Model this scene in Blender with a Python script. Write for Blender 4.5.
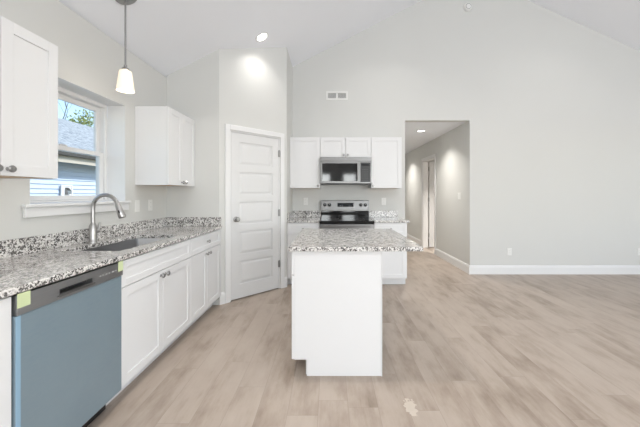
import bpy, bmesh, math, random
from mathutils import Vector, Matrix
random.seed(7)
PI = math.pi
sc = bpy.context.scene
C = sc.collection
for o in list(bpy.data.objects): bpy.data.objects.remove(o)

# ------------------------------------------------------------ camera
H = 1.285
F = 302.0
cd = bpy.data.cameras.new('camera'); cam = bpy.data.objects.new('camera', cd); C.objects.link(cam)
cam.location = (0, 0, H); cam.rotation_euler = (PI/2, 0, 0)
cd.sensor_width = 36; cd.lens = F/640*36; cd.clip_start = .05; cd.clip_end = 200
cd.shift_x = -(330-320)/640; cd.shift_y = -(213.5-194)/640
sc.camera = cam

# ------------------------------------------------------------ world, sun, area lights, exposure
w = bpy.data.worlds.new('sky'); sc.world = w; w.use_nodes = True
nt = w.node_tree; bg = nt.nodes['Background']
sky = nt.nodes.new('ShaderNodeTexSky'); sky.sky_type = 'NISHITA'; sky.sun_disc = False
sky.sun_elevation = math.radians(42); sky.sun_rotation = math.radians(80); sky.air_density = 1.2; sky.dust_density = .6
nt.links.new(sky.outputs[0], bg.inputs[0]); bg.inputs[1].default_value = .12

def light(name, kind, loc, energy, color=(1, 1, 1), direction=(0, 0, -1), parent=None, **kw):
    l = bpy.data.lights.new(name, kind); l.energy = energy; l.color = color
    for k, v in kw.items(): setattr(l, k, v)
    o = bpy.data.objects.new(name, l); C.objects.link(o); o.location = loc
    o.rotation_euler = Vector(direction).to_track_quat('-Z', 'Y').to_euler()
    if parent: o.parent = parent
    return o
light('sun', 'SUN', (10, 2, 9), 1.5, (1, .97, .92), (-.84, -.08, -.65), angle=math.radians(.6))
light('daylight_patio_door', 'AREA', (3.7, -3.85, 1.45), 110, (.95, .975, 1), (-.03, 1, 0.5), shape='RECTANGLE', size=3.9, size_y=2.3)
light('daylight_small_window_left', 'AREA', (-.25, -3.9, 1.62), 8, (.95, .98, 1), (0, 1, .12), shape='RECTANGLE', size=.46, size_y=1.0)
light('daylight_small_window_right', 'AREA', (.825, -3.9, 1.62), 8, (.95, .98, 1), (-.1, 1, .12), shape='RECTANGLE', size=.5, size_y=1.0)
light('daylight_side_window', 'AREA', (6.75, 1.4, 1.6), 9, (.90, .95, 1), (-1, 0, 0.3), shape='RECTANGLE', size=4.2, size_y=1.7)
sc.view_settings.view_transform = 'Standard'; sc.view_settings.look = 'None'
sc.view_settings.gamma = 1; sc.view_settings.use_curve_mapping = False
sc.view_settings.exposure = 1.25

# ------------------------------------------------------------ materials
def mat(name, col, rough=.5, metal=0, spec=.5, emit=None, es=0, coat=0):
    m = bpy.data.materials.new(name); m.use_nodes = True
    b = m.node_tree.nodes['Principled BSDF']
    b.inputs['Base Color'].default_value = (*col, 1); b.inputs['Roughness'].default_value = rough
    b.inputs['Metallic'].default_value = metal; b.inputs['Specular IOR Level'].default_value = spec
    b.inputs['Coat Weight'].default_value = coat
    if emit: b.inputs['Emission Color'].default_value = (*emit, 1); b.inputs['Emission Strength'].default_value = es
    return m
def N(m, t, **kw):
    n = m.node_tree.nodes.new(t)
    for k, v in kw.items(): setattr(n, k, v)
    return n
def L(m, a, b): m.node_tree.links.new(a, b)
def coords(m, scale=(1, 1, 1), rot=(0, 0, 0), loc=(0, 0, 0), world=False):
    if world: src = N(m, 'ShaderNodeNewGeometry').outputs['Position']
    else: src = N(m, 'ShaderNodeTexCoord').outputs['Object']
    mp = N(m, 'ShaderNodeMapping'); mp.inputs['Scale'].default_value = scale
    mp.inputs['Rotation'].default_value = rot; mp.inputs['Location'].default_value = loc
    L(m, src, mp.inputs[0]); return mp.outputs[0]
def noise(m, vec, scale, detail=3, rough=.5):
    n = N(m, 'ShaderNodeTexNoise'); n.inputs['Scale'].default_value = scale
    n.inputs['Detail'].default_value = detail; n.inputs['Roughness'].default_value = rough
    L(m, vec, n.inputs['Vector']); return n.outputs['Fac']
def ramp(m, fac, stops, interp='LINEAR'):
    r = N(m, 'ShaderNodeValToRGB'); r.color_ramp.interpolation = interp
    els = r.color_ramp.elements
    while len(els) < len(stops): els.new(.5)
    for e, (p, c) in zip(els, stops):
        e.position = p; e.color = (*c, 1) if isinstance(c, tuple) else (c, c, c, 1)
    L(m, fac, r.inputs[0]); return r.outputs[0]
def mix(m, fac, a, b, mode='MIX'):
    x = N(m, 'ShaderNodeMix', data_type='RGBA', blend_type=mode)
    if isinstance(fac, (int, float)): x.inputs[0].default_value = fac
    else: L(m, fac, x.inputs[0])
    for s, v in ((6, a), (7, b)):
        if isinstance(v, tuple): x.inputs[s].default_value = (*v, 1)
        else: L(m, v, x.inputs[s])
    return x.outputs[2]
def math_(m, op, a, b=None, c=None):
    x = N(m, 'ShaderNodeMath', operation=op)
    for i, v in enumerate((a, b, c)):
        if v is None: continue
        if isinstance(v, (int, float)): x.inputs[i].default_value = v
        else: L(m, v, x.inputs[i])
    return x.outputs[0]
def base(m, out): L(m, out, m.node_tree.nodes['Principled BSDF'].inputs['Base Color'])
def bump(m, h, strength=.1, dist=.002):
    b = N(m, 'ShaderNodeBump'); b.inputs['Strength'].default_value = strength; b.inputs['Distance'].default_value = dist
    L(m, h, b.inputs['Height']); L(m, b.outputs[0], m.node_tree.nodes['Principled BSDF'].inputs['Normal'])

M = {}
def paint(name, col, rough, scale=160):
    m = mat(name, col, rough, spec=.3); v = coords(m, world=True)
    base(m, mix(m, noise(m, v, 1.3, 2), tuple(c*.985 for c in col), tuple(min(1, c*1.015) for c in col)))
    bump(m, noise(m, v, scale, 2), .06, .001); return m
M['wall'] = paint('warm_grey_wall_paint', (.67, .67, .65), .75)
M['ceiling'] = paint('white_ceiling_paint', (.89, .905, .94), .85)
M['trim'] = paint('white_trim_paint', (.80, .80, .80), .35, 60)
M['door'] = paint('white_door_paint', (.73, .73, .73), .4, 60)
M['cabinet'] = paint('white_cabinet_paint', (.78, .78, .785), .38, 60)
M['wood'] = mat('maple_plywood', (.62, .42, .24), .5)
v = coords(M['wood'], (3, 40, 3)); base(M['wood'], ramp(M['wood'], noise(M['wood'], v, 2), [(.3, (.66, .46, .28)), (.7, (.50, .32, .17))]))
M['nickel'] = mat('brushed_nickel', (.36, .355, .35), .32, 1)
M['faucet'] = mat('brushed_faucet_nickel', (.46, .45, .44), .3, 1)
M['dark'] = mat('dark_gap', (.02, .02, .02), .7)
M['plastic'] = mat('white_plastic', (.82, .82, .80), .35)
M['slot'] = mat('outlet_slot_grey', (.25, .25, .25), .5)
def brushed(name, col, rough, axis):
    m = mat(name, col, rough, 1)
    v = coords(m, axis); n = noise(m, v, 6, 4, .6)
    base(m, mix(m, n, tuple(c*.85 for c in col), tuple(min(1, c*1.1) for c in col)))
    L(m, math_(m, 'MULTIPLY_ADD', n, .18, rough-.08), m.node_tree.nodes['Principled BSDF'].inputs['Roughness']); return m
M['steel'] = brushed('stainless_steel', (.24, .237, .235), .32, (1, 60, 60))
M['steel_dark'] = brushed('dark_stainless_steel', (.27, .265, .26), .34, (1, 60, 60))
M['panel'] = brushed('grey_steel', (.37, .375, .38), .36, (1, 60, 60))
M['sink'] = brushed('sink_steel', (.38, .38, .385), .32, (60, 1, 60))
M['black_glass'] = mat('black_glass', (.008, .008, .009), .06, spec=.6)
M['black'] = mat('black_plastic', (.015, .015, .016), .35)
M['key'] = mat('dark_grey_key', (.07, .07, .07), .4)
M['display'] = mat('display_glass', (.01, .012, .016), .1)
M['icon'] = mat('light_grey_print', (.62, .62, .62), .5)
M['tape'] = mat('pale_green_tape', (.62, .70, .42), .7)
M['seal'] = mat('cream_paper_label', (.8, .78, .7), .6)
# dishwasher film
m = M['film'] = mat('blue_protective_film', (.19, .26, .33), .3, .25, .6)
v = coords(m, (1, 1, 1)); n = noise(m, v, 2.2, 4, .6); n2 = noise(m, coords(m, (3, 3, 14)), 9, 3)
base(m, mix(m, n2, ramp(m, n, [(.3, (.195, .27, .325)), (.7, (.25, .335, .39))]), (.25, .32, .365)))
bump(m, n, .15, .004)
M['film_edge'] = mat('blue_film_folded_edge', (.28, .44, .58), .3)
# granite
m = M['granite'] = mat('speckled_grey_granite', (.5, .5, .5), .14, spec=.5, coat=.4)
v = coords(m, world=True)
vo = N(m, 'ShaderNodeTexVoronoi'); vo.inputs['Scale'].default_value = 150; L(m, v, vo.inputs['Vector'])
sep = N(m, 'ShaderNodeSeparateColor'); L(m, vo.outputs['Color'], sep.inputs[0])
big = noise(m, v, 38, 3, .6)
s1 = math_(m, 'MULTIPLY_ADD', big, 1.0, math_(m, 'MULTIPLY_ADD', sep.outputs[0], .60, math_(m, 'MULTIPLY_ADD', noise(m, v, 21, 2), .7, -.69)))
c1 = ramp(m, s1, [(.0, (.012, .012, .014)), (.265, (.03, .03, .032)), (.32, (.17, .167, .165)), (.40, (.46, .45, .435)), (.50, (.70, .685, .67)), (.68, (.84, .83, .81))])
vo2 = N(m, 'ShaderNodeTexVoronoi'); vo2.inputs['Scale'].default_value = 95; L(m, v, vo2.inputs['Vector'])
sp2 = N(m, 'ShaderNodeSeparateColor'); L(m, vo2.outputs['Color'], sp2.inputs[0])
c2 = mix(m, ramp(m, sp2.outputs[1], [(.86, 0.0), (.88, 1.0)]), c1, (.035, .035, .038))
m.node_tree.nodes['Principled BSDF'].inputs['Coat IOR'].default_value = 1.5; m.node_tree.nodes['Principled BSDF'].inputs['Coat Roughness'].default_value = .12
warm = mix(m, math_(m, 'MULTIPLY', noise(m, v, 7, 2), .3), c2, (.58, .52, .48))
base(m, warm)
# floor: vinyl planks running away from the camera
m = M['floor'] = mat('greige_vinyl_planks', (.35, .3, .26), .42, spec=.4)
pos = N(m, 'ShaderNodeNewGeometry').outputs['Position']
sp = N(m, 'ShaderNodeSeparateXYZ'); L(m, pos, sp.inputs[0])
xr = math_(m, 'DIVIDE', math_(m, 'ADD', sp.outputs[0], 20.05), .18); row = math_(m, 'FLOOR', xr)
wn = N(m, 'ShaderNodeTexWhiteNoise', noise_dimensions='1D'); L(m, row, wn.inputs['W'])
yr = math_(m, 'ADD', math_(m, 'DIVIDE', math_(m, 'ADD', sp.outputs[1], 20), 1.22), wn.outputs['Value'])
wc = N(m, 'ShaderNodeCombineXYZ'); L(m, row, wc.inputs[0]); L(m, math_(m, 'FLOOR', yr), wc.inputs[1])
wn2 = N(m, 'ShaderNodeTexWhiteNoise', noise_dimensions='2D'); L(m, wc.outputs[0], wn2.inputs['Vector'])
pid = wn2.outputs['Value']
fx_ = math_(m, 'FRACT', xr); fy_ = math_(m, 'FRACT', yr)
ex = math_(m, 'LESS_THAN', math_(m, 'MINIMUM', fx_, math_(m, 'SUBTRACT', 1, fx_)), .007)
ey = math_(m, 'LESS_THAN', math_(m, 'MINIMUM', fy_, math_(m, 'SUBTRACT', 1, fy_)), .001)
seam = math_(m, 'MAXIMUM', ex, ey)
rowshift = math_(m, 'MULTIPLY', pid, 17.0)
cg = N(m, 'ShaderNodeCombineXYZ'); L(m, math_(m, 'MULTIPLY', sp.outputs[0], 6.5), cg.inputs[0]); L(m, math_(m, 'MULTIPLY', sp.outputs[1], 2.2), cg.inputs[1]); L(m, rowshift, cg.inputs[2])
g1 = noise(m, cg.outputs[0], 1.1, 5, .6)
cg2 = N(m, 'ShaderNodeCombineXYZ'); L(m, math_(m, 'MULTIPLY', sp.outputs[0], 60), cg2.inputs[0]); L(m, math_(m, 'MULTIPLY', sp.outputs[1], 3.2), cg2.inputs[1]); L(m, rowshift, cg2.inputs[2])
g2 = noise(m, cg2.outputs[0], 1.0, 4, .6)
tone = math_(m, 'ADD', math_(m, 'MULTIPLY_ADD', g1, .88, -.135), math_(m, 'ADD', math_(m, 'MULTIPLY', g2, .16), math_(m, 'MULTIPLY', pid, .13)))
fc = ramp(m, tone, [(.22, (.25, .195, .15)), (.38, (.37, .30, .245)), (.50, (.435, .362, .305)), (.70, (.48, .41, .35))])
fc = mix(m, math_(m, 'MULTIPLY', seam, .3), fc, (.16, .12, .10))
# one pale dusty smear on a plank
cs = N(m, 'ShaderNodeCombineXYZ'); L(m, math_(m, 'MULTIPLY', math_(m, 'SUBTRACT', sp.outputs[0], .485), 26), cs.inputs[0]); L(m, math_(m, 'MULTIPLY', math_(m, 'SUBTRACT', sp.outputs[1], 1.82), 13), cs.inputs[1])
ln = N(m, 'ShaderNodeVectorMath', operation='LENGTH'); L(m, cs.outputs[0], ln.inputs[0])
sm = math_(m, 'LESS_THAN', math_(m, 'ADD', ln.outputs['Value'], math_(m, 'MULTIPLY', noise(m, pos, 34, 3), 1.7)), 1.75)
fc = mix(m, math_(m, 'MULTIPLY', sm, .8), fc, (.64, .57, .49))
base(m, fc); bump(m, math_(m, 'SUBTRACT', g2, seam), .08, .001)
L(m, math_(m, 'MULTIPLY_ADD', g1, .2, .30), m.node_tree.nodes['Principled BSDF'].inputs['Roughness'])
# glass
def thin_glass(name, tint=(1, 1, 1)):
    m = bpy.data.materials.new(name); m.use_nodes = True; t = m.node_tree; t.nodes.remove(t.nodes['Principled BSDF'])
    tr = t.nodes.new('ShaderNodeBsdfTransparent'); tr.inputs[0].default_value = (*tint, 1)
    gl = t.nodes.new('ShaderNodeBsdfGlossy'); gl.inputs['Roughness'].default_value = .02
    fr = t.nodes.new('ShaderNodeFresnel'); fr.inputs[0].default_value = 1.3
    mx = t.nodes.new('ShaderNodeMixShader')
    ge = t.nodes.new('ShaderNodeNewGeometry'); mu = t.nodes.new('ShaderNodeMath'); mu.operation = 'SUBTRACT'; mu.use_clamp = True
    t.links.new(fr.outputs[0], mu.inputs[0]); t.links.new(ge.outputs['Backfacing'], mu.inputs[1]); t.links.new(mu.outputs[0], mx.inputs[0]); t.links.new(tr.outputs[0], mx.inputs[1]); t.links.new(gl.outputs[0], mx.inputs[2])
    t.links.new(mx.outputs[0], t.nodes['Material Output'].inputs[0]); return m
M['glass'] = thin_glass('window_glass', (.97, .99, 1))
M['shade'] = mat('lit_opal_glass', (.9, .88, .82), .4, emit=(1, .76, .46), es=.22)
M['lens'] = mat('lit_lens', (.9, .9, .9), .4, emit=(1, .96, .9), es=3)
M['siding'] = mat('white_lap_siding', (.58, .67, .80), .6)
M['fascia'] = mat('beige_fascia', (.55, .50, .42), .6)
M['gutter'] = mat('dark_gutter', (.05, .045, .04), .5)
m = M['shingle'] = mat('grey_blue_shingles', (.4, .45, .5), .9)
v = coords(m); b2 = N(m, 'ShaderNodeTexBrick'); L(m, v, b2.inputs['Vector']); b2.inputs['Scale'].default_value = 1
b2.inputs['Brick Width'].default_value = .3; b2.inputs['Row Height'].default_value = .14; b2.inputs['Mortar Size'].default_value = .006
b2.inputs['Color1'].default_value = (.17, .19, .20, 1); b2.inputs['Color2'].default_value = (.31, .33, .34, 1); b2.inputs['Mortar'].default_value = (.08, .10, .13, 1)
base(m, mix(m, ramp(m, noise(m, v, 9, 6, .75), [(.4, 0.0), (.6, 1.0)]), b2.outputs['Color'], (.50, .52, .52)))
M['bark'] = mat('grey_brown_bark', (.10, .085, .075), .9)
m = M['leaf'] = mat('yellow_green_leaves', (.2, .26, .07), .7)
oi = N(m, 'ShaderNodeNewGeometry'); base(m, ramp(m, noise(m, oi.outputs['Position'], 3), [(.3, (.10, .15, .045)), (.7, (.36, .40, .13))]))
m = M['grass'] = mat('lawn_grass', (.1, .16, .05), .9)
base(m, ramp(m, noise(m, coords(m), 5, 5), [(.3, (.16, .18, .10)), (.7, (.26, .27, .18))]))
M['concrete'] = mat('pale_concrete', (.5, .49, .47), .85)

# ------------------------------------------------------------ mesh helpers
class MB:
    def __init__(s): s.bm = bmesh.new()
    def box(s, x0, x1, y0, y1, z0, z1):
        vs = [s.bm.verts.new(p) for p in ((x0,y0,z0),(x1,y0,z0),(x1,y1,z0),(x0,y1,z0),(x0,y0,z1),(x1,y0,z1),(x1,y1,z1),(x0,y1,z1))]
        for f in ((0,3,2,1),(4,5,6,7),(0,1,5,4),(1,2,6,5),(2,3,7,6),(3,0,4,7)): s.bm.faces.new([vs[i] for i in f])
        return s
    def prism(s, pts, vec):
        """polygon of 3D points extruded by vec"""
        vec = Vector(vec); a = [s.bm.verts.new(p) for p in pts]; b = [s.bm.verts.new(Vector(p)+vec) for p in pts]; n = len(pts)
        s.bm.faces.new(a[::-1]); s.bm.faces.new(b)
        for i in range(n): s.bm.faces.new([a[i], a[(i+1) % n], b[(i+1) % n], b[i]])
        return s
    def tube(s, pts, r, n=16, cap=True):
        pts = [Vector(p) for p in pts]; rs = r if isinstance(r, (list, tuple)) else [r]*len(pts); rings = []
        up = Vector((0, 0, 1)); prev = None
        for i, p in enumerate(pts):
            t = (pts[min(i+1, len(pts)-1)] - pts[max(i-1, 0)]).normalized()
            if prev is None:
                a = t.cross(up); a = t.cross(Vector((1, 0, 0))) if a.length < .01 else a
            else: a = prev - t*prev.dot(t)
            a.normalize(); prev = a; b = t.cross(a)
            rings.append([s.bm.verts.new(p + (a*math.cos(2*PI*k/n) + b*math.sin(2*PI*k/n))*rs[i]) for k in range(n)])
        for A, B in zip(rings, rings[1:]):
            for k in range(n): s.bm.faces.new([A[k], A[(k+1) % n], B[(k+1) % n], B[k]])
        if cap: s.bm.faces.new(rings[0][::-1]); s.bm.faces.new(rings[-1])
        return s
    def lathe(s, prof, o=(0, 0, 0), axis=(0, 0, 1), n=32, close=False):
        q = Vector((0, 0, 1)).rotation_difference(Vector(axis)); o = Vector(o); rings = []
        for r, h in prof:
            if r < 1e-6: rings.append([s.bm.verts.new(o + q @ Vector((0, 0, h)))])
            else: rings.append([s.bm.verts.new(o + q @ Vector((r*math.cos(2*PI*k/n), r*math.sin(2*PI*k/n), h))) for k in range(n)])
        if close: rings.append(rings[0])
        for A, B in zip(rings, rings[1:]):
            for k in range(n):
                k2 = (k+1) % n
                if len(A) == 1 and len(B) == 1: continue
                if len(A) == 1: s.bm.faces.new([A[0], B[k2], B[k]])
                elif len(B) == 1: s.bm.faces.new([A[k], A[k2], B[0]])
                else: s.bm.faces.new([A[k], A[k2], B[k2], B[k]])
        return s
    def build(s, name, m, parent=None, bevel=0, smooth=False, seg=2):
        bmesh.ops.recalc_face_normals(s.bm, faces=s.bm.faces)
        me = bpy.data.meshes.new(name); s.bm.to_mesh(me); s.bm.free()
        me.materials.append(M[m] if isinstance(m, str) else m)
        o = bpy.data.objects.new(name, me); C.objects.link(o)
        if parent: o.parent = parent
        if smooth:
            for p in me.polygons: p.use_smooth = True
            me.set_sharp_from_angle(angle=math.radians(38))
        if bevel:
            b = o.modifiers.new('bevel', 'BEVEL'); b.width = bevel; b.segments = seg; b.limit_method = 'ANGLE'
        return o
def tag(o, label, cat, group=None, kind=None):
    o['label'] = label; o['category'] = cat
    if group: o['group'] = group
    if kind: o['kind'] = kind
    return o
def thing(name, label, cat, loc=(0, 0, 0), rz=0, group=None):
    o = bpy.data.objects.new(name, None); C.objects.link(o); o.empty_display_size = .1
    o.location = loc; o.rotation_euler = (0, 0, rz); return tag(o, label, cat, group)
def struct(o): o['kind'] = 'structure'; return o
def sthing(name, loc=(0, 0, 0), rz=0):
    o = bpy.data.objects.new(name, None); C.objects.link(o); o.location = loc; o.rotation_euler = (0, 0, rz); return struct(o)
def rrect(x0, x1, y0, y1, z, r, n=5):
    pts = []
    for cx, cy, a in ((x1-r, y1-r, 0), (x0+r, y1-r, PI/2), (x0+r, y0+r, PI), (x1-r, y0+r, 3*PI/2)):
        for k in range(n+1):
            t = a + PI/2*k/n; pts.append((cx+r*math.cos(t), cy+r*math.sin(t), z))
    return pts

# ------------------------------------------------------------ dimensions
XL, XR = -1.89, 6.9          # side walls
YB, YF = 4.84, -4.0          # kitchen back wall, wall behind the camera
XRG = 2.27
def zc(x): return 2.66 + .515*(x+1.88) if x <= XRG else 2.66 + .515*(XRG+1.88) - .455*(x-XRG)
OX0, OX1, OZ = 1.203, 2.24, 2.465   # hallway opening
PX0, PY0, PX1, PY1 = -1.286, 3.5, -.60, 4.186   # diagonal pantry wall
WY0, WY1, WZ0, WZ1 = 1.90, 2.79, 1.222, 2.102   # kitchen window opening
T = .16

# ------------------------------------------------------------ setting
struct(MB().box(XL-T, XR+T, YF-T, 10.2, -.1, 0).build('floor', 'floor'))
b = MB(); b.prism([(XL-T, YF-T, zc(XL-T)), (XRG, YF-T, zc(XRG)), (XR+T, YF-T, zc(XR+T)), (XR+T, YF-T, zc(XR+T)+.15), (XRG, YF-T, zc(XRG)+.15), (XL-T, YF-T, zc(XL-T)+.15)], (0, YB+.12-YF+T, 0))
struct(b.build('ceiling', 'ceiling'))
# left wall with the kitchen window opening
b = MB(); zt = zc(XL-T)
b.box(XL-T, XL, YF, WY0, 0, zt+.06).box(XL-T, XL, WY1, YB+.12, 0, zt+.06).box(XL-T, XL, WY0, WY1, 0, WZ0-.022).box(XL-T, XL, WY0, WY1, WZ1, zt+.06)
struct(b.build('wall_left', 'wall'))
# right wall with a wide window
b = MB(); zt = zc(XR)-.005
b.box(XR, XR+T, YF, -.6, 0, zt).box(XR, XR+T, 3.4, YB+.12, 0, zt).box(XR, XR+T, -.6, 3.4, 0, .75).box(XR, XR+T, -.6, 3.4, 2.45, zt)
struct(b.build('wall_right', 'wall'))
def gable(b, x0, x1, y, z0, t):
    xs = [x0] + ([XRG] if x0 < XRG < x1 else []) + [x1]
    pts = [(x0, y, z0), (x1, y, z0)] + [(x, y, zc(x)+.02) for x in reversed(xs)]
    b.prism(pts, (0, t, 0))
b = MB(); gable(b, XL, OX0, YB, 0, .12); gable(b, OX0, OX1, YB, OZ, .12); gable(b, OX1, XR, YB, 0, .12)
struct(b.build('wall_back', 'wall'))
b = MB(); gable(b, XL, -.5, YF, 0, -T); gable(b, -.5, 1.1, YF, 2.15, -T); gable(b, 1.1, 1.75, YF, 0, -T); gable(b, 1.75, 5.65, YF, 2.6, -T); gable(b, 5.65, XR, YF, 0, -T)
b.box(-.5, 1.1, YF-T, YF, 0, 1.1).box(0, .55, YF-T, YF, 1.1, 2.15)
struct(b.build('wall_front', 'wall'))
# corner pantry: square wall, diagonal wall with the door opening, short return wall
d = Vector((1, 1, 0)).normalized(); nrm = Vector((-1, 1, 0)).normalized()   # along the diagonal, into the pantry
def dp(t, off=0, z=0): p = Vector((PX0, PY0, 0)) + d*t + nrm*off; return (p.x, p.y, z)
LD = (Vector((PX1, PY1, 0))-Vector((PX0, PY0, 0))).length
DT0, DT1, DZ = .135, .855, 2.045
b = MB(); b.prism([(XL, PY0, 0), (PX0, PY0, 0), (PX0, PY0, zc(PX0)+.02), (XL, PY0, zc(XL)+.02)], (0, .1, 0))
struct(b.build('wall_pantry_side', 'wall'))
b = MB()
def diag(b, t0, t1, z0, z1=None):
    a0, a1 = dp(t0), dp(t1)
    top0 = zc(a0[0])+.02 if z1 is None else z1; top1 = zc(a1[0])+.02 if z1 is None else z1
    b.prism([(a0[0], a0[1], z0), (a1[0], a1[1], z0), (a1[0], a1[1], top1), (a0[0], a0[1], top0)], nrm*.1)
diag(b, 0, DT0, 0); diag(b, DT1, LD, 0); diag(b, DT0, DT1, DZ)
struct(b.build('wall_pantry_diagonal', 'wall'))
b = MB(); b.prism([(PX1, PY1, 0), (PX1, YB, 0), (PX1, YB, zc(PX1)+.02), (PX1, PY1, zc(PX1)+.02)], (-.1, 0, 0))
struct(b.build('wall_pantry_return', 'wall'))
# hallway
HD0, HD1, HDZ = 6.45, 7.27, 2.07
HC = OZ
b = MB(); b.box(OX1, OX1+.12, YB+.12, HD0, 0, HC).box(OX1, OX1+.12, HD1, 10, 0, HC).box(OX1, OX1+.12, HD0, HD1, HDZ, HC)
struct(b.build('wall_hallway_right', 'wall'))
struct(MB().box(OX0-.12, OX0, YB+.12, 10, 0, HC).build('wall_hallway_left', 'wall'))
struct(MB().box(OX0-.12, OX1+.12, 10, 10.12, 0, HC).build('wall_hallway_end', 'wall'))
struct(MB().box(OX0-.12, 5.2, YB+.12, 10.12, HC, HC+.1).build('ceiling_hallway', 'ceiling'))
struct(MB().box(OX1+.12, 5.2, 8.6, 8.72, 0, HC).box(5.1, 5.2, YB+.12, 8.6, 0, HC).build('wall_bedroom', 'wall'))
# baseboards
BH = .142
def bboard(name, x0, y0, x1, y1, n, t=.015):
    n = Vector((*n, 0)).normalized()
    a = Vector((x0, y0, 0)); e = Vector((x1, y1, 0)); t_ = t
    prof = [(0, 0), (t_, 0), (t_, BH-.03), (t_*.55, BH-.012), (t_*.55, BH-.004), (0, BH)]
    return struct(MB().prism([tuple(a + n*p + Vector((0, 0, z))) for p, z in prof], e-a).build(name, 'trim'))
bboard('baseboard_back', OX1, YB, XR, YB, (0, -1))
bboard('baseboard_back_short', 1.1, YB, OX0, YB, (0, -1))
bboard('baseboard_right', XR, YB, XR, YF, (-1, 0))
bboard('baseboard_hallway', OX1, YB-.015, OX1, HD0-.07, (-1, 0))
bboard('baseboard_hallway_far', OX1, HD1+.07, OX1, 10, (-1, 0))
bboard('baseboard_left', XL, YF, XL, .55, (1, 0))
p0, p1 = dp(0), dp(DT0-.068); bboard('baseboard_pantry', p0[0], p0[1], p1[0], p1[1], (1, -1))
p0, p1 = dp(DT1+.068), dp(LD); bboard('baseboard_pantry_corner', p0[0], p0[1], p1[0], p1[1], (1, -1))

def casing_set(parent, w, h, cw=.066, ct=.018, gap=.004):
    """casing on the -Y face of an opening 0..w, 0..h (local), plus the jamb lining"""
    MB().box(-cw, -gap, -ct, 0, 0, h+cw).build('casing_side', 'trim', parent, .004)
    MB().box(w+gap, w+cw, -ct, 0, 0, h+cw).build('casing_side', 'trim', parent, .004)
    MB().box(-gap, w+gap, -ct, 0, h+gap, h+cw).build('casing_head', 'trim', parent, .004)
def panel_door(name, w, h, parent, m='door', loc=(0, 0, 0), rz=0, t=.035):
    """five equal horizontal raised panels; local 0..w, front face at y=0"""
    b = MB(); st = .105; rail = .085; top = .11; bot = .17
    ph = (h-top-bot-4*rail)/5
    b.box(0, st, 0, t, 0, h).box(w-st, w, 0, t, 0, h)
    z = 0; zs = []
    z0 = 0; z1 = bot
    for i in range(6):
        b.box(st, w-st, 0, t, z0, z1)
        if i < 5:
            zs.append((z1, z1+ph)); z0 = z1+ph; z1 = z0 + (rail if i < 4 else top)
    for a, c in zs:
        b.box(st, w-st, .012, t-.012, a, c)
        # bevelled raised field on both faces
        for s_, y0 in ((-1, .012), (1, t-.012)):
            i0, i1 = .012, .04; yt = y0 + s_*.008
            o4 = [(st+i0, y0, a+i0), (w-st-i0, y0, a+i0), (w-st-i0, y0, c-i0), (st+i0, y0, c-i0)]
            n4 = [(st+i1, yt, a+i1), (w-st-i1, yt, a+i1), (w-st-i1, yt, c-i1), (st+i1, yt, c-i1)]
            A = [b.bm.verts.new(p) for p in o4]; B = [b.bm.verts.new(p) for p in n4]
            for k in range(4): b.bm.faces.new([A[k], A[(k+1) % 4], B[(k+1) % 4], B[k]])
            b.bm.faces.new(B); b.bm.faces.new(A[::-1])
    o = b.build(name, m, parent); o.location = loc; o.rotation_euler = (0, 0, rz); return o
def door_knob(parent, x, z, y=0, name='door_knob'):
    b = MB(); b.lathe([(0, 0), (.033, 0), (.033, .006), (.028, .011), (.012, .013), (.011, .032), (.02, .038), (.028, .048), (.029, .058), (.022, .067), (0, .07)], (x, y, z), (0, -1, 0))
    return b.build(name, 'nickel', parent, smooth=True)
def hinge(parent, x, y, z, r=.0075):
    b = MB(); b.tube([(x, y, z-.045), (x, y, z+.045)], r, 10); b.tube([(x, y, z+.045), (x, y, z+.052)], [r*.7, r*.5], 8)
    b.box(x-.016, x+.016, y+.003, y+.0065, z-.044, z+.044)
    return b.build('hinge', 'nickel', parent, smooth=True)

# pantry door
p = dp(DT0); door = sthing('door_1', (p[0], p[1], 0), PI/4)
W = DT1-DT0
casing_set(door, W, DZ)
MB().box(0, .012, 0, .1, 0, DZ).box(W-.012, W, 0, .1, 0, DZ).box(.012, W-.012, 0, .1, DZ-.012, DZ).box(.012, .024, .042, .055, 0, DZ-.012).box(W-.024, W-.012, .042, .055, 0, DZ-.012).build('door_jamb', 'trim', door)
leaf = panel_door('door_leaf', W-.03, DZ-.03, door, loc=(.015, .003, .014))
door_knob(leaf, .06, .965, 0)
for z in (.34, 1.03, 1.83): hinge(door, W-.014, -.006, z)
# hallway door, standing open into the room behind
d2 = sthing('door_2', (OX1, HD1, 0), -PI/2)     # local x runs towards the camera, local -y faces the hallway
W2 = HD1-HD0
casing_set(d2, W2, HDZ)
MB().box(0, .014, 0, .12, 0, HDZ).box(W2-.014, W2, 0, .12, 0, HDZ).box(.014, W2-.014, 0, .12, HDZ-.014, HDZ).build('door_jamb', 'trim', d2)
leaf2 = panel_door('door_leaf', W2-.034, HDZ-.03, d2, loc=(.022, .142, .012), rz=PI/2)
for z in (.3, 1.15, 1.88): hinge(d2, .022, .131, z, .010)
door_knob(leaf2, W2-.1, .95, 0)

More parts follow.
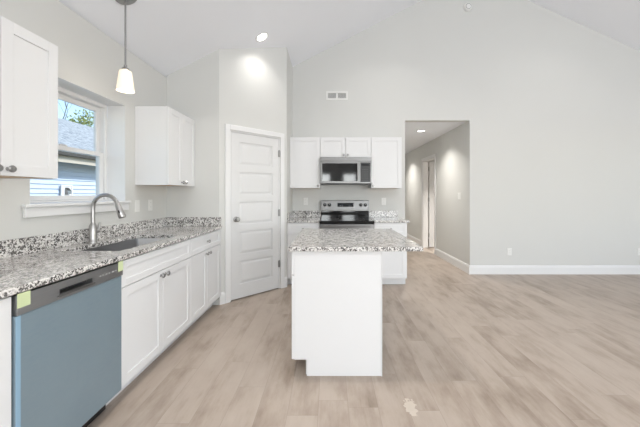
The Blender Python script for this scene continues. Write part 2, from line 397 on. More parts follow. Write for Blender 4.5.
# kitchen window (double hung), stool and apron
XW = XL-.165                 # inner face of the window unit
win = sthing('window_1', (XW, WY0, WZ0), PI/2)   # local x along the wall (+y), local -y towards the room, z up
WW, WH = WY1-WY0, WZ1-WZ0
def ring(b, x0, x1, z0, z1, t, y0, y1):
    b.box(x0, x0+t, y0, y1, z0, z1).box(x1-t, x1, y0, y1, z0, z1).box(x0+t, x1-t, y0, y1, z0, z0+t).box(x0+t, x1-t, y0, y1, z1-t, z1); return b
MB().box(0, .034, 0, .085, 0, WH).box(WW-.034, WW, 0, .085, 0, WH).box(.034, WW-.034, 0, .085, 0, .014).box(.034, WW-.034, 0, .085, WH-.034, WH).build('window_frame', 'trim', win, .003)
MR = WH/2-.02
def sash(name, z0, z1, y0, y1, bot, top):
    o = MB().box(.035, .077, y0, y1, z0, z1).box(WW-.077, WW-.035, y0, y1, z0, z1).box(.077, WW-.077, y0, y1, z0, z0+bot).box(.077, WW-.077, y0, y1, z1-top, z1).build(name, 'trim', win, .003)
    MB().box(.0775, WW-.0775, (y0+y1)/2-.002, (y0+y1)/2+.002, z0+bot+.0005, z1-top-.0005).build('pane', 'glass', o); return o
s1_ = sash('lower_sash', .015, MR+.018, .012, .038, .036, .036)
MB().box(WW/2-.03, WW/2+.03, .012, .036, MR+.0185, MR+.030).build('sash_lock', 'trim', s1_, .003)
sash('upper_sash', MR-.018, WH-.035, .044, .070, .036, .042)
# drywall-wrapped reveals finished white
b = MB(); b.box(XL-.163, XL-.001, WY0+.0005, WY0+.004, WZ0, WZ1).box(XL-.163, XL-.001, WY1-.004, WY1-.0005, WZ0, WZ1).box(XL-.163, XL-.001, WY0+.004, WY1-.004, WZ1-.004, WZ1-.0005)
struct(b.build('trim_1', 'trim'))
b = MB(); b.box(XL-.163, XL+.001, WY0+.001, WY1-.001, WZ0-.021, WZ0-.0005).box(XL+.001, XL+.034, WY0-.055, WY1+.035, WZ0-.021, WZ0-.0005)
struct(b.build('window_sill_1', 'trim', None, .004))
struct(MB().box(XL+.0005, XL+.018, WY0-.045, WY1+.025, WZ0-.085, WZ0-.0215).build('trim_2', 'trim', None, .004))
# side window and patio door behind the camera
w2 = sthing('window_2', (XR, -.6, .75))
b = MB()
for y0, y1 in ((0, 1.333), (1.333, 2.667), (2.667, 4.0)):
    b.box(.03, .11, y0, y0+.05, 0, 1.7).box(.03, .11, y1-.05, y1, 0, 1.7).box(.03, .11, y0+.05, y1-.05, 0, .05).box(.03, .11, y0+.05, y1-.05, 1.65, 1.7).box(.05, .09, y0+.05, y1-.05, .83, .88)
b.build('window_frame', 'trim', w2)
MB().box(.068, .072, .05, 3.95, .05, 1.65).build('pane', 'glass', w2)
w3 = sthing('window_3', (1.75, YF, 0)); b = MB()
for x0 in (0, 1.3, 2.6):
    b.box(x0, x0+.07, -.11, -.03, 0, 2.6).box(x0+1.23, x0+1.3, -.11, -.03, 0, 2.6).box(x0+.07, x0+1.23, -.11, -.03, 0, .1).box(x0+.07, x0+1.23, -.11, -.03, 2.5, 2.6)
b.build('window_frame', 'trim', w3)
MB().box(.07, 3.83, -.072, -.068, .1, 2.5).build('pane', 'glass', w3)
for nm, x0, x1 in (('window_4', -.5, 0), ('window_5', .55, 1.1)):
    w4 = sthing(nm, (x0, YF, 1.1)); ring(MB(), 0, x1-x0, 0, 1.05, .04, -.11, -.03).build('window_frame', 'trim', w4)
    MB().box(.0405, x1-x0-.0405, -.072, -.068, .0405, 1.0095).build('pane', 'glass', w4)

# ------------------------------------------------------------ cabinets
TK = .105; CT = .884; DTH = .019
def shaker(name, x0, x1, z0, z1, parent, fr=.057, y=0):
    """shaker front: frame and recessed flat panel, front at y-DTH"""
    f = y-DTH; e = y-.0005
    b = MB(); b.box(x0, x0+fr, f, e, z0, z1).box(x1-fr, x1, f, e, z0, z1).box(x0+fr, x1-fr, f, e, z0, z0+fr).box(x0+fr, x1-fr, f, e, z1-fr, z1)
    b.box(x0+fr-.001, x1-fr+.001, f+.007, e-.001, z0+fr-.001, z1-fr+.001)
    return b.build(name, 'cabinet', parent, .0016)
def slab_front(name, x0, x1, z0, z1, parent, y=0):
    b = MB(); b.box(x0, x1, y-DTH, y-.0005, z0, z1); return b.build(name, 'cabinet', parent, .0016)
def knob(parent, x, z, y=-DTH, s=1.08):
    b = MB(); b.lathe([(0, 0), (.009*s, 0), (.007*s, .004), (.0055*s, .012), (.008*s, .016), (.0155*s, .02), (.0165*s, .025), (.013*s, .031), (0, .033)], (x, y, z), (0, -1, 0), 20)
    return b.build('knob', 'nickel', parent, smooth=True)
def base_cab(label, loc, rz, w, depth, layout, group=None, end=None, name='base_cabinet'):
    """layout: list of columns over 0..w: ('doors', n, drawer_kind)"""
    t = thing(name, label, 'cabinet', loc, rz, group)
    s = .016; b = MB()
    b.box(.0005, s, 0, depth, TK, CT).box(w-s, w-.0005, 0, depth, TK, CT).box(s, w-s, 0, depth, TK, TK+s).box(s, w-s, depth-.008, depth, TK+s, CT)
    b.box(s, w-s, 0, .018, CT-.035, CT).box(s, w-s, 0, .018, .70, .72).box(s, .035, 0, .018, TK+s, .70).box(w-.035, w-s, 0, .018, TK+s, .70)
    b.box(.0005, s, .075, depth, 0, TK).box(w-s, w-.0005, .075, depth, 0, TK)
    b.build('body', 'cabinet', t)
    MB().box(s+.0005, w-s-.0005, .075, .091, 0, TK-.0005).build('toe_kick', 'cabinet', t)
    g = .0022; dz = .712
    n, kind = layout
    dw = w/n
    if kind == 'false':
        shaker('false_drawer_front', g, w-g, dz+g, CT-.006, t, .045)
    elif kind == 'plain': dz = CT-.006+g
    elif kind == 'one':
        dr = shaker('drawer_front', g, w-g, dz+g, CT-.006, t, .045); knob(dr, w/2, (dz+CT)/2)
    else:
        for i in range(n):
            dr = shaker('drawer_front', i*dw+g, (i+1)*dw-g, dz+g, CT-.006, t, .045); knob(dr, (i+.5)*dw, (dz+CT)/2)
    for i in range(n):
        dd = shaker('door', i*dw+g, (i+1)*dw-g, TK+.004, dz-g, t)
        if n == 1: kx = w-.035 if end != 'L' else .035
        else: kx = (i+1)*dw-.033 if i % 2 == 0 else i*dw+.033
        knob(dd, kx, dz-.035)
    return t
def wall_cab(label, loc, rz, w, depth, h, n, knob_side='R', group=None):
    t = thing('wall_cabinet', label, 'cabinet', loc, rz, group)
    s = .016; b = MB()
    b.box(.0005, s, 0, depth, 0, h).box(w-s, w-.0005, 0, depth, 0, h).box(s, w-s, 0, depth, h-s, h).box(s, w-s, depth-.008, depth, .02, h-s)
    b.box(s, w-s, 0, .018, .02, .04)
    b.build('body', 'cabinet', t)
    MB().box(s+.0003, w-s-.0003, .001, depth-.001, .004, .0195).build('bottom_panel', 'wood', t)['label'] = 'bare maple underside'
    g = .0022; dw = w/n
    for i in range(n):
        dd = shaker('door', i*dw+g, (i+1)*dw-g, .002, h-.002, t)
        if n == 1: kx = w-.03 if knob_side == 'R' else .03
        else: kx = (i+1)*dw-.03 if i % 2 == 0 else i*dw+.03
        knob(dd, kx, .035)
    return t

XC = -1.282                                # carcass front of the left run
DL = XC-XL-.002
LR = PI/2
base_cab('white two-door base cabinet under the sink, right of the dishwasher', (XC, 1.828, 0), LR, .914, DL, (2, 'false'), name='sink_base_cabinet')
base_cab('white base cabinet with one drawer over two doors, nearest the pantry door', (XC, 2.7425, 0), LR, .735, DL, (2, 'one'))
base_cab('white base cabinet at the left edge of the photo, left of the blue-filmed dishwasher', (XC, .60, 0), LR, .60, DL, (1, 'plain'), end='L')
MB().box(XC-.001+.0005, XC+.018, 3.4785, 3.498, TK+.004, CT).build('filler_strip', 'cabinet').name = 'cabinet_filler'
tag(bpy.data.objects['cabinet_filler'], 'narrow white filler strip between the base cabinet and pantry wall', 'filler strip')

# upper cabinets
UZ, UH = 1.372, .764; UD = .305
wall_cab('white two-door wall cabinet left of the window, cut off by the photo edge', (XL+UD+.002, 1.13, UZ), LR, .61, UD, UH, 2)
wall_cab('white two-door wall cabinet right of the window, beside the pantry wall', (XL+UD+.002, 2.925, UZ), LR, .572, UD, UH, 2)
UF = YB-UD-.002
wall_cab('tall single-door white wall cabinet left of the microwave', (-.599, UF, UZ), 0, .452, UD, UH, 1, 'R')
wall_cab('short two-door white wall cabinet above the microwave', (-.146, UF, UZ+UH-.305), 0, .762, UD, .305, 2)
wall_cab('tall single-door white wall cabinet right of the microwave', (.617, UF, UZ), 0, .457, UD, UH, 1, 'L')
# back base cabinets
BD = .61; BF = YB-BD-.002
base_cab('white base cabinet left of the range, with drawer and door', (-.598, BF, 0), 0, .452, BD, (1, 'one'))
base_cab('white base cabinet right of the range, with drawer and door', (.618, BF, 0), 0, .457, BD, (1, 'one'), end='L')

# ------------------------------------------------------------ countertops
CZ0, CZ1 = .8855, .915
XE = -1.25                                    # front edge of the left countertop
SX0, SX1, SY0, SY1 = -1.745, -1.365, 1.965, 2.725   # sink cut-out
ct = thing('countertop', 'long speckled grey granite countertop along the window wall holding the sink', 'countertop', (0, 0, 0))
b = MB(); xs = [XL+.001, SX0, SX1, XE]; ys = [.58, SY0, SY1, PY0-.001]
V = {}
for k, z in enumerate((CZ0, CZ1)):
    for i, x in enumerate(xs):
        for j, y in enumerate(ys): V[i, j, k] = b.bm.verts.new((x, y, z))
for i in range(3):
    for j in range(3):
        if i == 1 and j == 1: continue
        for k in (0, 1): b.bm.faces.new([V[i, j, k], V[i+1, j, k], V[i+1, j+1, k], V[i, j+1, k]])
def wallf(p, q): b.bm.faces.new([V[(*p, 0)], V[(*q, 0)], V[(*q, 1)], V[(*p, 1)]])
for i in range(3): wallf((i, 0), (i+1, 0)); wallf((i, 3), (i+1, 3)); wallf((0, i), (0, i+1)); wallf((3, i), (3, i+1))
wallf((1, 1), (2, 1)); wallf((2, 1), (2, 2)); wallf((2, 2), (1, 2)); wallf((1, 2), (1, 1))
b.build('slab', 'granite', ct, .004)
MB().box(XL+.001, XL+.021, .58, PY0-.001, CZ1+.0003, CZ1+.102).build('backsplash', 'granite', ct, .002)
MB().box(XL+.0215, XE-.01, PY0-.021, PY0-.001, CZ1+.0003, CZ1+.102).build('backsplash', 'granite', ct, .002)
def back_top(x0, x1, label, side=None):
    t = thing('countertop', label, 'countertop')
    MB().box(x0, x1, YB-.648, YB-.001, CZ0, CZ1).build('slab', 'granite', t, .004)
    MB().box(x0, x1-(.02 if side != 'L' else 0), YB-.021, YB-.001, CZ1+.0003, CZ1+.102).build('backsplash', 'granite', t, .002)
    if side == 'L': MB().box(x0, x0+.02, YB-.63, YB-.0215, CZ1+.0003, CZ1+.102).build('backsplash', 'granite', t, .002)
back_top(-.599, -.1475, 'short granite countertop left of the range, against the pantry wall', 'L')
back_top(.6185, 1.105, 'short granite countertop right of the range, near the hallway')

# island
IX0, IX1, IY0, IY1 = -.252, .362, 2.132, 3.20
isl = thing('kitchen_island', 'white kitchen island cabinet in the middle of the floor', 'kitchen island')
b = MB()
b.prism([(IX0, IY0, TK+.012), (IX0+.088, IY0, TK+.012), (IX0+.088, IY0, 0), (IX1, IY0, 0), (IX1, IY0, CT), (IX0, IY0, CT)], (0, .018, 0))
b.build('end_panel', 'cabinet', isl, .0012)
b = MB(); b.prism([(IX0, IY1-.018, TK+.012), (IX0+.088, IY1-.018, TK+.012), (IX0+.088, IY1-.018, 0), (IX1, IY1-.018, 0), (IX1, IY1-.018, CT), (IX0, IY1-.018, CT)], (0, .018, 0))
b.build('end_panel', 'cabinet', isl, .0012)
MB().box(IX1-.018, IX1-.0005, IY0+.0185, IY1-.0185, 0, CT).build('back_panel', 'cabinet', isl)
b = MB(); b.box(IX0, IX1-.019, IY0+.019, IY1-.019, TK, TK+.016).box(IX0, IX0+.018, IY0+.019, IY1-.019, CT-.035, CT).box(IX0, IX0+.018, IY0+.019, IY1-.019, .70, .722).box(IX0, IX0+.018, (IY0+IY1)/2-.02, (IY0+IY1)/2+.02, TK+.016, .70)
b.build('body', 'cabinet', isl)
MB().box(IX0+.08, IX0+.092, IY0+.0185, IY1-.0185, 0, TK-.001).build('toe_kick', 'cabinet', isl)
MB().box(IX1+.0003, IX1+.006, IY0-.004, IY0+.02, 0, CT).build('corner_trim', 'cabinet', isl)
sub = bpy.data.objects.new('door_mount', None)
def island_front(kind, y0, y1, z0, z1):
    # fronts on the -x side: local frame rotated -90 degrees
    L_ = y1-y0
    if kind == 'drawer_front': o = shaker(kind, 0, L_, z0, z1, isl, .045)
    else: o = shaker(kind, 0, L_, z0, z1, isl)
    o.location = (IX0, y1, 0); o.rotation_euler = (0, 0, -PI/2); return o
ym = (IY0+IY1)/2
for a, c, s in ((IY0+.003, ym-.002, 0), (ym+.002, IY1-.003, 1)):
    o = island_front('drawer_front', a, c, .714, CT-.006); knob(o, (c-a)/2, .80)
    o = island_front('door', a, c, TK+.012, .710); knob(o, .033 if not s else (c-a)-.033, .675)
bpy.data.objects.remove(sub)
b = MB(); b.prism(rrect(-.292, .655, 2.098, 3.235, CZ0, .022), (0, 0, CZ1-CZ0))
tag(b.build('island_countertop', 'granite', None, .004), 'speckled grey granite slab on top of the kitchen island', 'countertop')

# ------------------------------------------------------------ sink and faucet
sk = thing('kitchen_sink', 'stainless steel undermount sink set in the countertop below the window', 'sink', ((SX0+SX1)/2, (SY0+SY1)/2, CZ0-.21))
sx, sy = (SX1-SX0)/2+.004, (SY1-SY0)/2+.004
b = MB()
def rr(hx, hy, z, r=.03): return rrect(-hx, hx, -hy, hy, z, r, 5)
rings = [rr(sx+.02, sy+.02, .2085, .04), rr(sx, sy, .2085), rr(sx-.004, sy-.004, .03, .035), rr(sx-.02, sy-.02, .008, .04), rr(.05, .05, .0045, .049), rr(.048, .048, -.006, .047),
         rr(.055, .055, -.007, .05), rr(sx-.018, sy-.018, .0, .04), rr(sx+.002, sy+.002, .025, .035), rr(sx+.005, sy+.005, .2055), rr(sx+.02, sy+.02, .2055, .04)]
vr = [[b.bm.verts.new(p) for p in r] for r in rings]
for A, B in zip(vr, vr[1:]+vr[:1]):
    for k in range(len(A)): b.bm.faces.new([A[k], A[(k+1) % len(A)], B[(k+1) % len(A)], B[k]])
b.build('basin', 'sink', sk, smooth=True)
MB().lathe([(0, -.003), (.02, -.003), (.022, .0), (.04, .002), (.044, -.003), (.04, -.0055), (0, -.0055)], (0, 0, .003)).build('drain', 'nickel', sk, smooth=True)
fx, fy = -1.805, 2.30
fa = thing('kitchen_faucet', 'tall brushed nickel gooseneck faucet behind the sink', 'faucet', (fx, fy, CZ1+.0002))
MB().lathe([(0, 0), (.031, 0), (.031, .006), (.027, .012), (.026, .05), (.0255, .125), (.018, .142), (.0145, .15), (0, .15)]).build('base', 'faucet', fa, smooth=True)
pts = [(0, 0, .145), (0, 0, .2), (0, 0, .255)]
R = .094
for k in range(1, 15):
    a = PI - k*(PI*.91)/14; pts.append((R+R*math.cos(a), 0, .268+R*math.sin(a)))
MB().tube(pts, .0142, 18).build('spout', 'faucet', fa, smooth=True)
e = Vector(pts[-1]); dd_ = (Vector(pts[-1])-Vector(pts[-2])).normalized()
hd = MB().tube([e+dd_*.001, e+dd_*.012, e+dd_*.035, e+dd_*.105, e+dd_*.113], [.0155, .018, .0205, .0265, .022], 20).build('spray_head', 'faucet', fa, smooth=True)
side = Vector((.04, -1, .15)).normalized()
q = e+dd_*.055+Vector((.004, -.0215, .002)); MB().tube([q, q+dd_*.024], .0055, 10).build('spray_button', 'black', hd, smooth=True)
MB().tube([(0, .02, .080), (0, .056, .083)], [.0165, .0150], 14).tube([(0, .050, .085), (.002, .060, .115), (.004, .066, .148)], [.0115, .0095, .0075], 12).build('handle', 'faucet', fa, smooth=True)

# ------------------------------------------------------------ dishwasher
DY0, DY1 = 1.203, 1.826
dw = thing('dishwasher', 'stainless dishwasher under blue protective film, below the left countertop', 'dishwasher', (XC, DY0, 0), LR)
WD = DY1-DY0
MB().box(.004, WD-.004, .02, .56, .10, .865).build('tub', 'steel_dark', dw)
MB().box(.02, WD-.02, .06, .09, .0, .0995).build('toe_panel', 'black', dw)
MB().box(.003, WD-.003, -.026, .018, .105, .795).build('door', 'film', dw, .006)['label'] = 'door covered in blue protective film'
MB().box(.0022, .022, -.0275, -.0265, .107, .793).build('film_edge', 'film_edge', dw)['label'] = 'lighter blue folded film edge'
# control panel with a pocket handle
cp = MB(); z0, z1 = .797, .878; hx0, hx1, hz0, hz1 = WD*.31, WD*.62, .822, .844
y0, y1 = -.032, .018
cp.box(.003, hx0, y0, y1, z0, z1).box(hx1, WD-.003, y0, y1, z0, z1).box(hx0, hx1, y0, y1, z0, hz0).box(hx0, hx1, y0, y1, hz1, z1).box(hx0, hx1, .012, y1, hz0, hz1)
cpo = cp.build('control_panel', 'panel', dw)
MB().box(hx0+.0005, hx1-.0005, -.0, .0115, hz0+.0005, hz1-.0005).build('handle_pocket', 'black', cpo)
b = MB()
b.prism(rrect(hx0-.012, hx1+.012, hz0-.012, hz0-.002, 0, .005, 3), (0, 0, .006))
o = b.build('pocket_lip', 'steel', cpo, smooth=True); o.rotation_euler = (PI/2, 0, 0); o.location = (0, -.0325, 0)
for i, (u, h_, w_) in enumerate([(.70, .004, .010), (.735, .008, .004), (.77, .004, .012), (.81, .008, .004), (.85, .006, .014), (.89, .004, .010)]):
    MB().box(WD*u, WD*u+w_, -.0326, -.0321, .838-h_/2, .838+h_/2).build('panel_mark', 'icon', cpo)
MB().box(.003, .056, -.0336, -.0322, .826, .884).build('tape', 'tape', dw)['label'] = 'pale green tape at the left corner'
MB().box(WD-.044, WD-.004, -.0336, -.0322, .826, .884).build('tape', 'tape', dw)['label'] = 'pale green tape at the right corner'

# ------------------------------------------------------------ range
RX0, RX1 = -.1445, .6155; RW = RX1-RX0
ra = thing('electric_range', 'stainless electric range with black glass cooktop between the back cabinets', 'range', (RX0, YB-.004, 0))
MB().box(.002, RW-.002, -.62, -.02, .06, .895).build('body', 'steel_dark', ra)
for x in (.05, RW-.05):
    for y in (-.58, -.08): MB().lathe([(0, 0), (.018, 0), (.018, .012), (.01, .014), (.01, .0595), (0, .0595)], (x, y, 0)).build('foot', 'black', ra)
MB().box(0, RW, -.655, -.07, .8955, .912).build('cooktop', 'black_glass', ra, .003)
MB().box(0, RW, -.668, -.6555, .884, .914).build('front_trim', 'black_glass', ra, .002)
for x, y, r in ((.2, -.5, .105), (.56, -.5, .085), (.2, -.23, .08), (.56, -.23, .1)):
    MB().lathe([(r, 0), (r+.002, 0), (r+.002, .0004), (r, .0004)], (x, y, .9121), n=40, close=True).build('burner_ring', 'slot', ra)
bgd = MB().box(.004, RW-.004, -.069, -.02, .8955, 1.02).build('backguard', 'black_glass', ra, .003)
MB().box(.004, RW-.004, -.064, -.01, 1.0205, 1.036).build('backguard_trim', 'steel_dark', ra, .002)
b = MB(); b.prism([(.004, -.074, 1.0365), (.004, -.01, 1.0365), (.004, -.01, 1.183), (.004, -.05, 1.183), (.004, -.058, 1.178)], (RW-.008, 0, 0))
cpn = b.build('control_panel', 'steel', ra, .002)
def py(z): return -.074 + (z-1.0365)*.016/.1415
def yface(z, o=.0012): return py(z)-o
b = MB(); za, zb = 1.083, 1.145
b.prism([(.262, yface(za, .004), za), (.262, yface(za, -.003), za), (.262, yface(zb, -.003), zb), (.262, yface(zb, .004), zb)], (.252, 0, 0))
b.build('display', 'display', cpn)
for x in (.30, .33, .44, .47): MB().box(x, x+.014, yface(1.1, .0052), yface(1.1, .0046), 1.096, 1.101).build('display_digit', 'icon', cpn)
for x in (.062, .136, RW-.128, RW-.056):
    k = MB().lathe([(0, 0), (.027, 0), (.027, .008), (.022, .024), (.019, .026), (0, .026)], (x, yface(1.113, .0), 1.113), (0, -1, 0), 24).build('knob', 'black', ra, smooth=True)
    MB().box(x-.0025, x+.0025, yface(1.113, .0285), yface(1.113, .0262), 1.113, 1.133).build('pointer', 'icon', k)
od = MB().box(.004, RW-.004, -.664, -.6205, .235, .887).build('oven_door', 'black_glass', ra, .004)
MB().box(.004, RW-.004, -.6685, -.6645, .80, .866).build('door_band', 'steel', od, .002)
MB().tube([(.05, -.70, .842), (RW-.05, -.70, .842)], .012, 14).tube([(.07, -.6688, .842), (.07, -.70, .842)], .008, 10).tube([(RW-.07, -.6688, .842), (RW-.07, -.70, .842)], .008, 10).build('handle', 'steel', od, smooth=True)
MB().box(.004, RW-.004, -.66, -.6205, .075, .230).build('storage_drawer', 'steel', ra, .004)

# ------------------------------------------------------------ microwave
mz0, mz1 = 1.43, 1.829
mw = thing('microwave', 'stainless over-the-range microwave hanging below the short wall cabinet', 'microwave', (-.146+.003, YB-.003, mz0))
MW, MH = .756, mz1-mz0
MB().box(0, MW, -.365, 0, .012, MH).build('body', 'steel_dark', mw)
MB().box(.02, MW-.02, -.36, -.01, 0, .0115).build('underside', 'black', mw)
MB().box(0, MW, -.40, -.3655, MH-.062, MH).build('top_band', 'steel', mw, .003)
DWX = MW*.755
dr = ring(MB(), 0, DWX, .014, MH-.064, .03, -.40, -.3655); dr.box(.03, DWX-.03, -.388, -.368, .044, MH-.094)
drr = dr.build('door', 'steel', mw, .002)
MB().box(.0305, DWX-.0305, -.396, -.3885, .0445, MH-.0945).build('window', 'black_glass', drr)
b = MB(); b.tube([(DWX-.024, -.43, .05), (DWX-.024, -.43, MH-.10)], .009, 12)
for z in (.06, MH-.11): b.tube([(DWX-.024, -.4003, z), (DWX-.024, -.43, z)], .006, 8)
b.build('handle', 'steel', drr, smooth=True)
cpm = ring(MB(), DWX+.002, MW, .014, MH-.064, .018, -.40, -.3655).build('control_panel', 'steel', mw, .002)
MB().box(DWX+.0205, MW-.0185, -.3985, -.366, .0325, MH-.0825).build('keypad', 'black', cpm)
MB().box(DWX+.034, MW-.034, -.3996, -.3988, MH-.132, MH-.102).build('display', 'display', cpm)
for i in range(6):
    for j in range(3):
        x = DWX+.042+j*.034; z = .05+i*.032; MB().box(x, x+.018, -.3992, -.3986, z, z+.006).build('button', 'key', cpm)
MB().lathe([(0, 0), (.010, 0), (.010, .0015), (0, .0015)], (MW/2, -.4003, MH-.028), (0, -1, 0), 24).build('badge', 'slot', mw)['label'] = 'small round grey maker emblem'

# ------------------------------------------------------------ outlets, switch, vent, detector
def plate(name, label, cat, loc, rz, kind='outlet', group=None, w=.07, h=.115):
    t = thing(name, label, cat, loc, rz, group)
    MB().box(-w/2, w/2, -.0065, -.0005, -h/2, h/2).build('cover_plate', 'plastic', t, .002)
    if kind == 'outlet':
        for dz in (-.026, .02):
            s = MB(); s.prism(rrect(-.016, .016, -.013, .017, 0, .006, 3), (0, 0, .0015)); r = s.build('receptacle', 'plastic', t)
            r.rotation_euler = (PI/2, 0, 0); r.location = (0, -.0066, dz)
            MB().box(-.007, -.005, .006-.002, .006+.006, .0016, .002).box(.005, .007, .004, .011, .0016, .002).build('slot', 'slot', r)
    else:
        for i in range(int(w/.046) if w > .08 else 1):
            x = 0 if w < .08 else (-.023+.046*i)
            MB().box(x-.0165, x+.0165, -.0085, -.0066, -.033, .033).build('rocker', 'plastic', t, .001)
    return t
plate('wall_outlet', 'white outlet left of the range, above the left back countertop', 'outlet', (-.39, YB, 1.165), 0)
plate('wall_outlet', 'white outlet right of the range, above the right back countertop', 'outlet', (.86, YB, 1.165), 0)
plate('light_switch', 'white rocker switch right of the window, left one of the pair by the counter', 'light switch', (XL, 2.955, 1.168), LR, 'switch')
plate('wall_outlet', 'white outlet nearest the corner, right one of the pair under the left wall cabinet', 'outlet', (XL, 3.17, 1.168), LR)
plate('wall_outlet', 'white outlet low on the blank wall just right of the hallway opening', 'outlet', (2.875, YB, .36), 0)
plate('wall_outlet', 'white outlet low on the blank wall at the right photo edge', 'outlet', (4.965, YB, .36), 0)
plate('light_switch', 'white double switch on the hallway wall before its door', 'light switch', (OX1, 5.22, 1.25), -PI/2, 'switch', w=.115)
ve = thing('air_vent', 'white return air vent high on the back wall above the microwave', 'air vent', (.112, YB, 2.862))
VW, VH = .345, .135
b = ring(MB(), -VW/2, VW/2, -VH/2, VH/2, .026, -.008, -.0005); b.box(-.012, .012, -.008, -.0005, -VH/2+.026, VH/2-.026)
b.build('frame', 'plastic', ve, .002)
MB().box(-VW/2+.027, -.0125, -.0022, -.001, -VH/2+.027, VH/2-.027).box(.0125, VW/2-.027, -.0022, -.001, -VH/2+.027, VH/2-.027).build('grille', 'slot', ve)
for i in range(5):
    z = -VH/2+.034+i*.0165
    for x0, x1 in ((-VW/2+.0265, -.0122), (.0122, VW/2-.0265)):
        MB().prism([(x0, -.0025, z+.004), (x0, -.0035, z+.006), (x0, -.0075, z), (x0, -.0065, z-.001)], (x1-x0, 0, 0)).build('slat', 'plastic', ve)
sd = thing('smoke_detector', 'round white smoke detector near the top of the back wall', 'smoke detector', (2.205, YB, 4.275))
MB().lathe([(0, .0005), (.066, .0005), (.066, .02), (.055, .034), (.03, .038), (0, .038)], axis=(0, -1, 0)).build('housing', 'plastic', sd, smooth=True)
MB().lathe([(.038, 0), (.044, 0), (.044, .002), (.038, .002)], (0, -.0375, 0), axis=(0, -1, 0), close=True).build('vent_ring', 'slot', sd)

# ------------------------------------------------------------ lamps
pe = thing('pendant_light', 'lit pendant lamp with frosted glass shade hanging over the sink', 'pendant light', (-1.578, 2.33, 2.080))
zt_ = zc(-1.578)-2.080
MB().lathe([(.0, .162), (.024, .162), (.024, .154), (.041, .150), (.043, .144), (.060, .01), (.0615, 0), (.0585, 0), (.040, .138), (0, .138)]).build('lamp_shade', 'shade', pe, smooth=True)
MB().lathe([(0, .163), (.026, .163), (.024, .173), (.011, .183), (.011, .2), (0, .2)]).build('socket', 'nickel', pe, smooth=True)
MB().tube([(0, 0, .199), (0, 0, zt_-.03)], .0065, 12).build('rod', 'nickel', pe, smooth=True)
ax = Vector((.515, 0, -1)).normalized()
MB().lathe([(0, .002), (.082, .002), (.082, .012), (.06, .026), (.014, .031), (.012, .045), (0, .045)], (0, 0, zt_), ax).build('canopy', 'nickel', pe, smooth=True)
light('pendant_glow', 'POINT', (0, 0, -.05), .4, (1, .88, .72), parent=pe, shadow_soft_size=.05)

def recessed(x, y, z, ax, label, energy, group=None):
    t = thing('recessed_light', label, 'ceiling light', (x, y, z), 0, group)
    ax = Vector(ax).normalized()
    MB().lathe([(.062, .0005), (.088, .0005), (.088, .004), (.07, .008), (.062, .004)], axis=ax, close=True).build('trim_ring', 'trim', t, smooth=True)
    MB().lathe([(0, .0005), (.0615, .0005), (.0615, .003), (0, .0035)], axis=ax).build('lens', 'lens', t, smooth=True)
    light('recessed_glow', 'AREA', tuple(ax*.012), energy*.15, (1, .96, .90), tuple(ax*.25+Vector((0, 0, -1))), parent=t, shape='DISK', size=.115, spread=math.radians(118))
    return t
nl = (.515, 0, -1); nr = (-.455, 0, -1)
recessed(-.83, 3.685, zc(-.83), nl, 'round lit recessed light in the sloped ceiling above the pantry door', 8)
recessed(1.70, 5.64, OZ, (0, 0, -1), 'round lit recessed light in the hallway ceiling', 35)
recessed(1.70, 8.2, OZ, (0, 0, -1), 'added unseen recessed fill light at the far end of the hallway ceiling', 42)  # added lamp out of view, lifts the dark far part of the hall
recessed(3.1, 5.7, OZ, (0, 0, -1), 'added unseen recessed fill light in the ceiling of the room behind the hallway door', 130)  # added lamp out of view, brightens the open door leaf
for x, y, n_, lab in ((.72, 3.9, nl, 'recessed light in the left ceiling slope above the range side'), (3.55, 3.9, nr, 'recessed light in the right ceiling slope near the back wall'),
                      (-.45, 2.2, nl, 'added unseen fill light in the left ceiling slope between sink and island'), (-.3, -.6, nl, 'added unseen fill light in the left ceiling slope behind the camera'), (1.3, 2.6, nl, 'added unseen fill light in the left ceiling slope just right of the island'), (3.8, .8, nr, 'recessed light in the right ceiling slope above the living area')):  # left-slope lamps on this line are unseen fill added for floor and island
    recessed(x, y, zc(x), n_, lab, {.72: 16, 3.55: 8, -.3: 85, 1.3: 34, -.45: 44, 3.8: 14}[x])

# ------------------------------------------------------------ outside
struct(MB().box(-40, XL-T-.01, -15, 40, -.35, -.3).build('ground_lawn', 'grass'))
NX = -6.0; NY0, NY1 = 1.0, 15.0; EV = 2.12
nh = thing('neighbour_house', 'neighbouring house with white lap siding and grey-blue roof outside the window', 'house')
b = MB(); z = -.3
prof = [(NX-.2, -.3)]
while z < EV-.02:
    prof += [(NX+.026, z), (NX, z+.1)]; z += .1
prof += [(NX-.2, z)]
b.prism([(x, NY0, z_) for x, z_ in prof], (0, NY1-NY0, 0))
b.build('siding_wall', 'siding', nh)
sl = .5
b = MB(); b.box(NX, NX+.42, NY0-.3, NY1+.3, EV-.03, EV-.01); b.build('soffit', 'fascia', nh)
MB().box(NX+.42, NX+.44, NY0-.3, NY1+.3, EV-.17, EV-.001).build('fascia', 'fascia', nh)
MB().box(NX+.441, NX+.54, NY0-.3, NY1+.3, EV-.03, EV+.045).build('gutter', 'gutter', nh)
rx, rz_ = -9.2, EV+.08+(9.2-5.5)*.45
b = MB(); Ls = math.hypot(-5.5-rx, rz_-EV-.06)
b.box(0, NY1-NY0+.6, 0, Ls, -.03, 0); ro = b.build('roof', 'shingle', nh)
ang = math.atan2(rz_-EV-.06, -5.5-rx)
ro.matrix_local = Matrix(((0, -math.cos(ang), math.sin(ang), -5.5), (1, 0, 0, NY0-.3), (0, math.sin(ang), math.cos(ang), EV+.06), (0, 0, 0, 1)))
MB().prism([(NX-.2, NY0, EV), (rx, NY0, rz_-.06), (2*rx-NX, NY0, EV), (2*rx-NX, NY0, -.3), (NX-.2, NY0, -.3)], (0, .1, 0)).build('gable_wall', 'siding', nh)
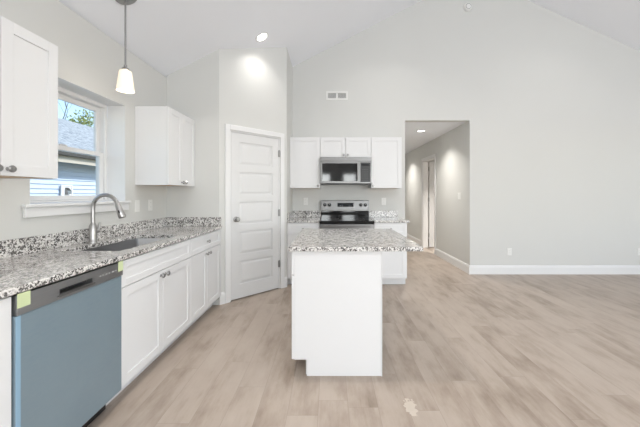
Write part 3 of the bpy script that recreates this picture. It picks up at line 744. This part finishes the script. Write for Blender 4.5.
dv = thing('dryer_vent', 'small pale vent hood on a mounting block on the neighbouring siding', 'vent', (NX+.047, 6.82, 1.36))
b = ring(MB(), -.15, .15, -.13, .13, .03, -.02, 0); b.box(-.12, .12, -.01, 0, -.10, .10); b.build('mounting_block', 'trim', dv)
b = MB(); b.prism([(-.05, -.011, -.09), (-.05, -.08, -.07), (-.05, -.07, -.0), (-.05, -.011, .07)], (.1, 0, 0)); b.build('hood', 'steel_dark', dv)
for c in ('dryer_vent',): bpy.data.objects[c].rotation_euler = (0, 0, PI/2)

def branch(b, p, dirv, L0, r, depth, tips):
    pts = [p]; rs = [r]; dcur = dirv.copy()
    for k in range(4):
        dcur = (dcur + Vector((random.uniform(-.16, .16), random.uniform(-.16, .16), random.uniform(-.05, .14)))).normalized()
        p = p + dcur*L0/4; pts.append(p); rs.append(r*(1-.14*(k+1)))
    b.tube(pts, rs, 6 if depth > 1 else 4)
    if depth == 0: tips.append(p); return
    for k in range(3 if depth > 1 else 4):
        j = random.choice((2, 3, 4)); a = random.uniform(0, 2*PI)
        nd = (dcur + Vector((math.cos(a), math.sin(a), random.uniform(-.1, .5)))*.75).normalized()
        branch(b, pts[j], nd, L0*random.uniform(.62, .8), rs[j]*.62, depth-1, tips)
tips = []; tb = MB(); random.seed(3)
branch(tb, Vector((-12.5, 14.3, -.3)), Vector((0, 0, 1)), 3.4, .36, 5, tips)
tag(tb.build('bare_tree', 'bark', None, smooth=True), 'bare-branched tree seen in the window above the neighbouring roof', 'tree')
tree = thing('leafy_tree', 'yellow-green leafy tree at the right of the window view, behind the roof', 'tree', (0, 0, 0))
tips = []; tb = MB(); random.seed(5)
branch(tb, Vector((-15.0, 19.2, -.3)), Vector((0, 0, 1)), 2.6, .15, 4, tips)
tb.build('trunk', 'bark', tree, smooth=True)
b = MB()
for t_ in tips:
    for k in range(34):
        c = t_ + Vector((random.gauss(0, .28), random.gauss(0, .28), random.gauss(0, .24)))
        u = Vector((random.uniform(-1, 1), random.uniform(-1, 1), random.uniform(-1, 1))).normalized(); v_ = u.orthogonal().normalized()
        s = random.uniform(.06, .12)
        a1, a2, a3, a4 = c-u*s, c+v_*s*.45, c+u*s, c-v_*s*.45
        mid = c + u.cross(v_)*s*.2
        q = [b.bm.verts.new(x) for x in (a1, a2, a3, a4)]; mm = b.bm.verts.new(mid)
        for i in range(4): b.bm.faces.new([q[i], q[(i+1) % 4], mm])
b.build('foliage', 'leaf', tree)
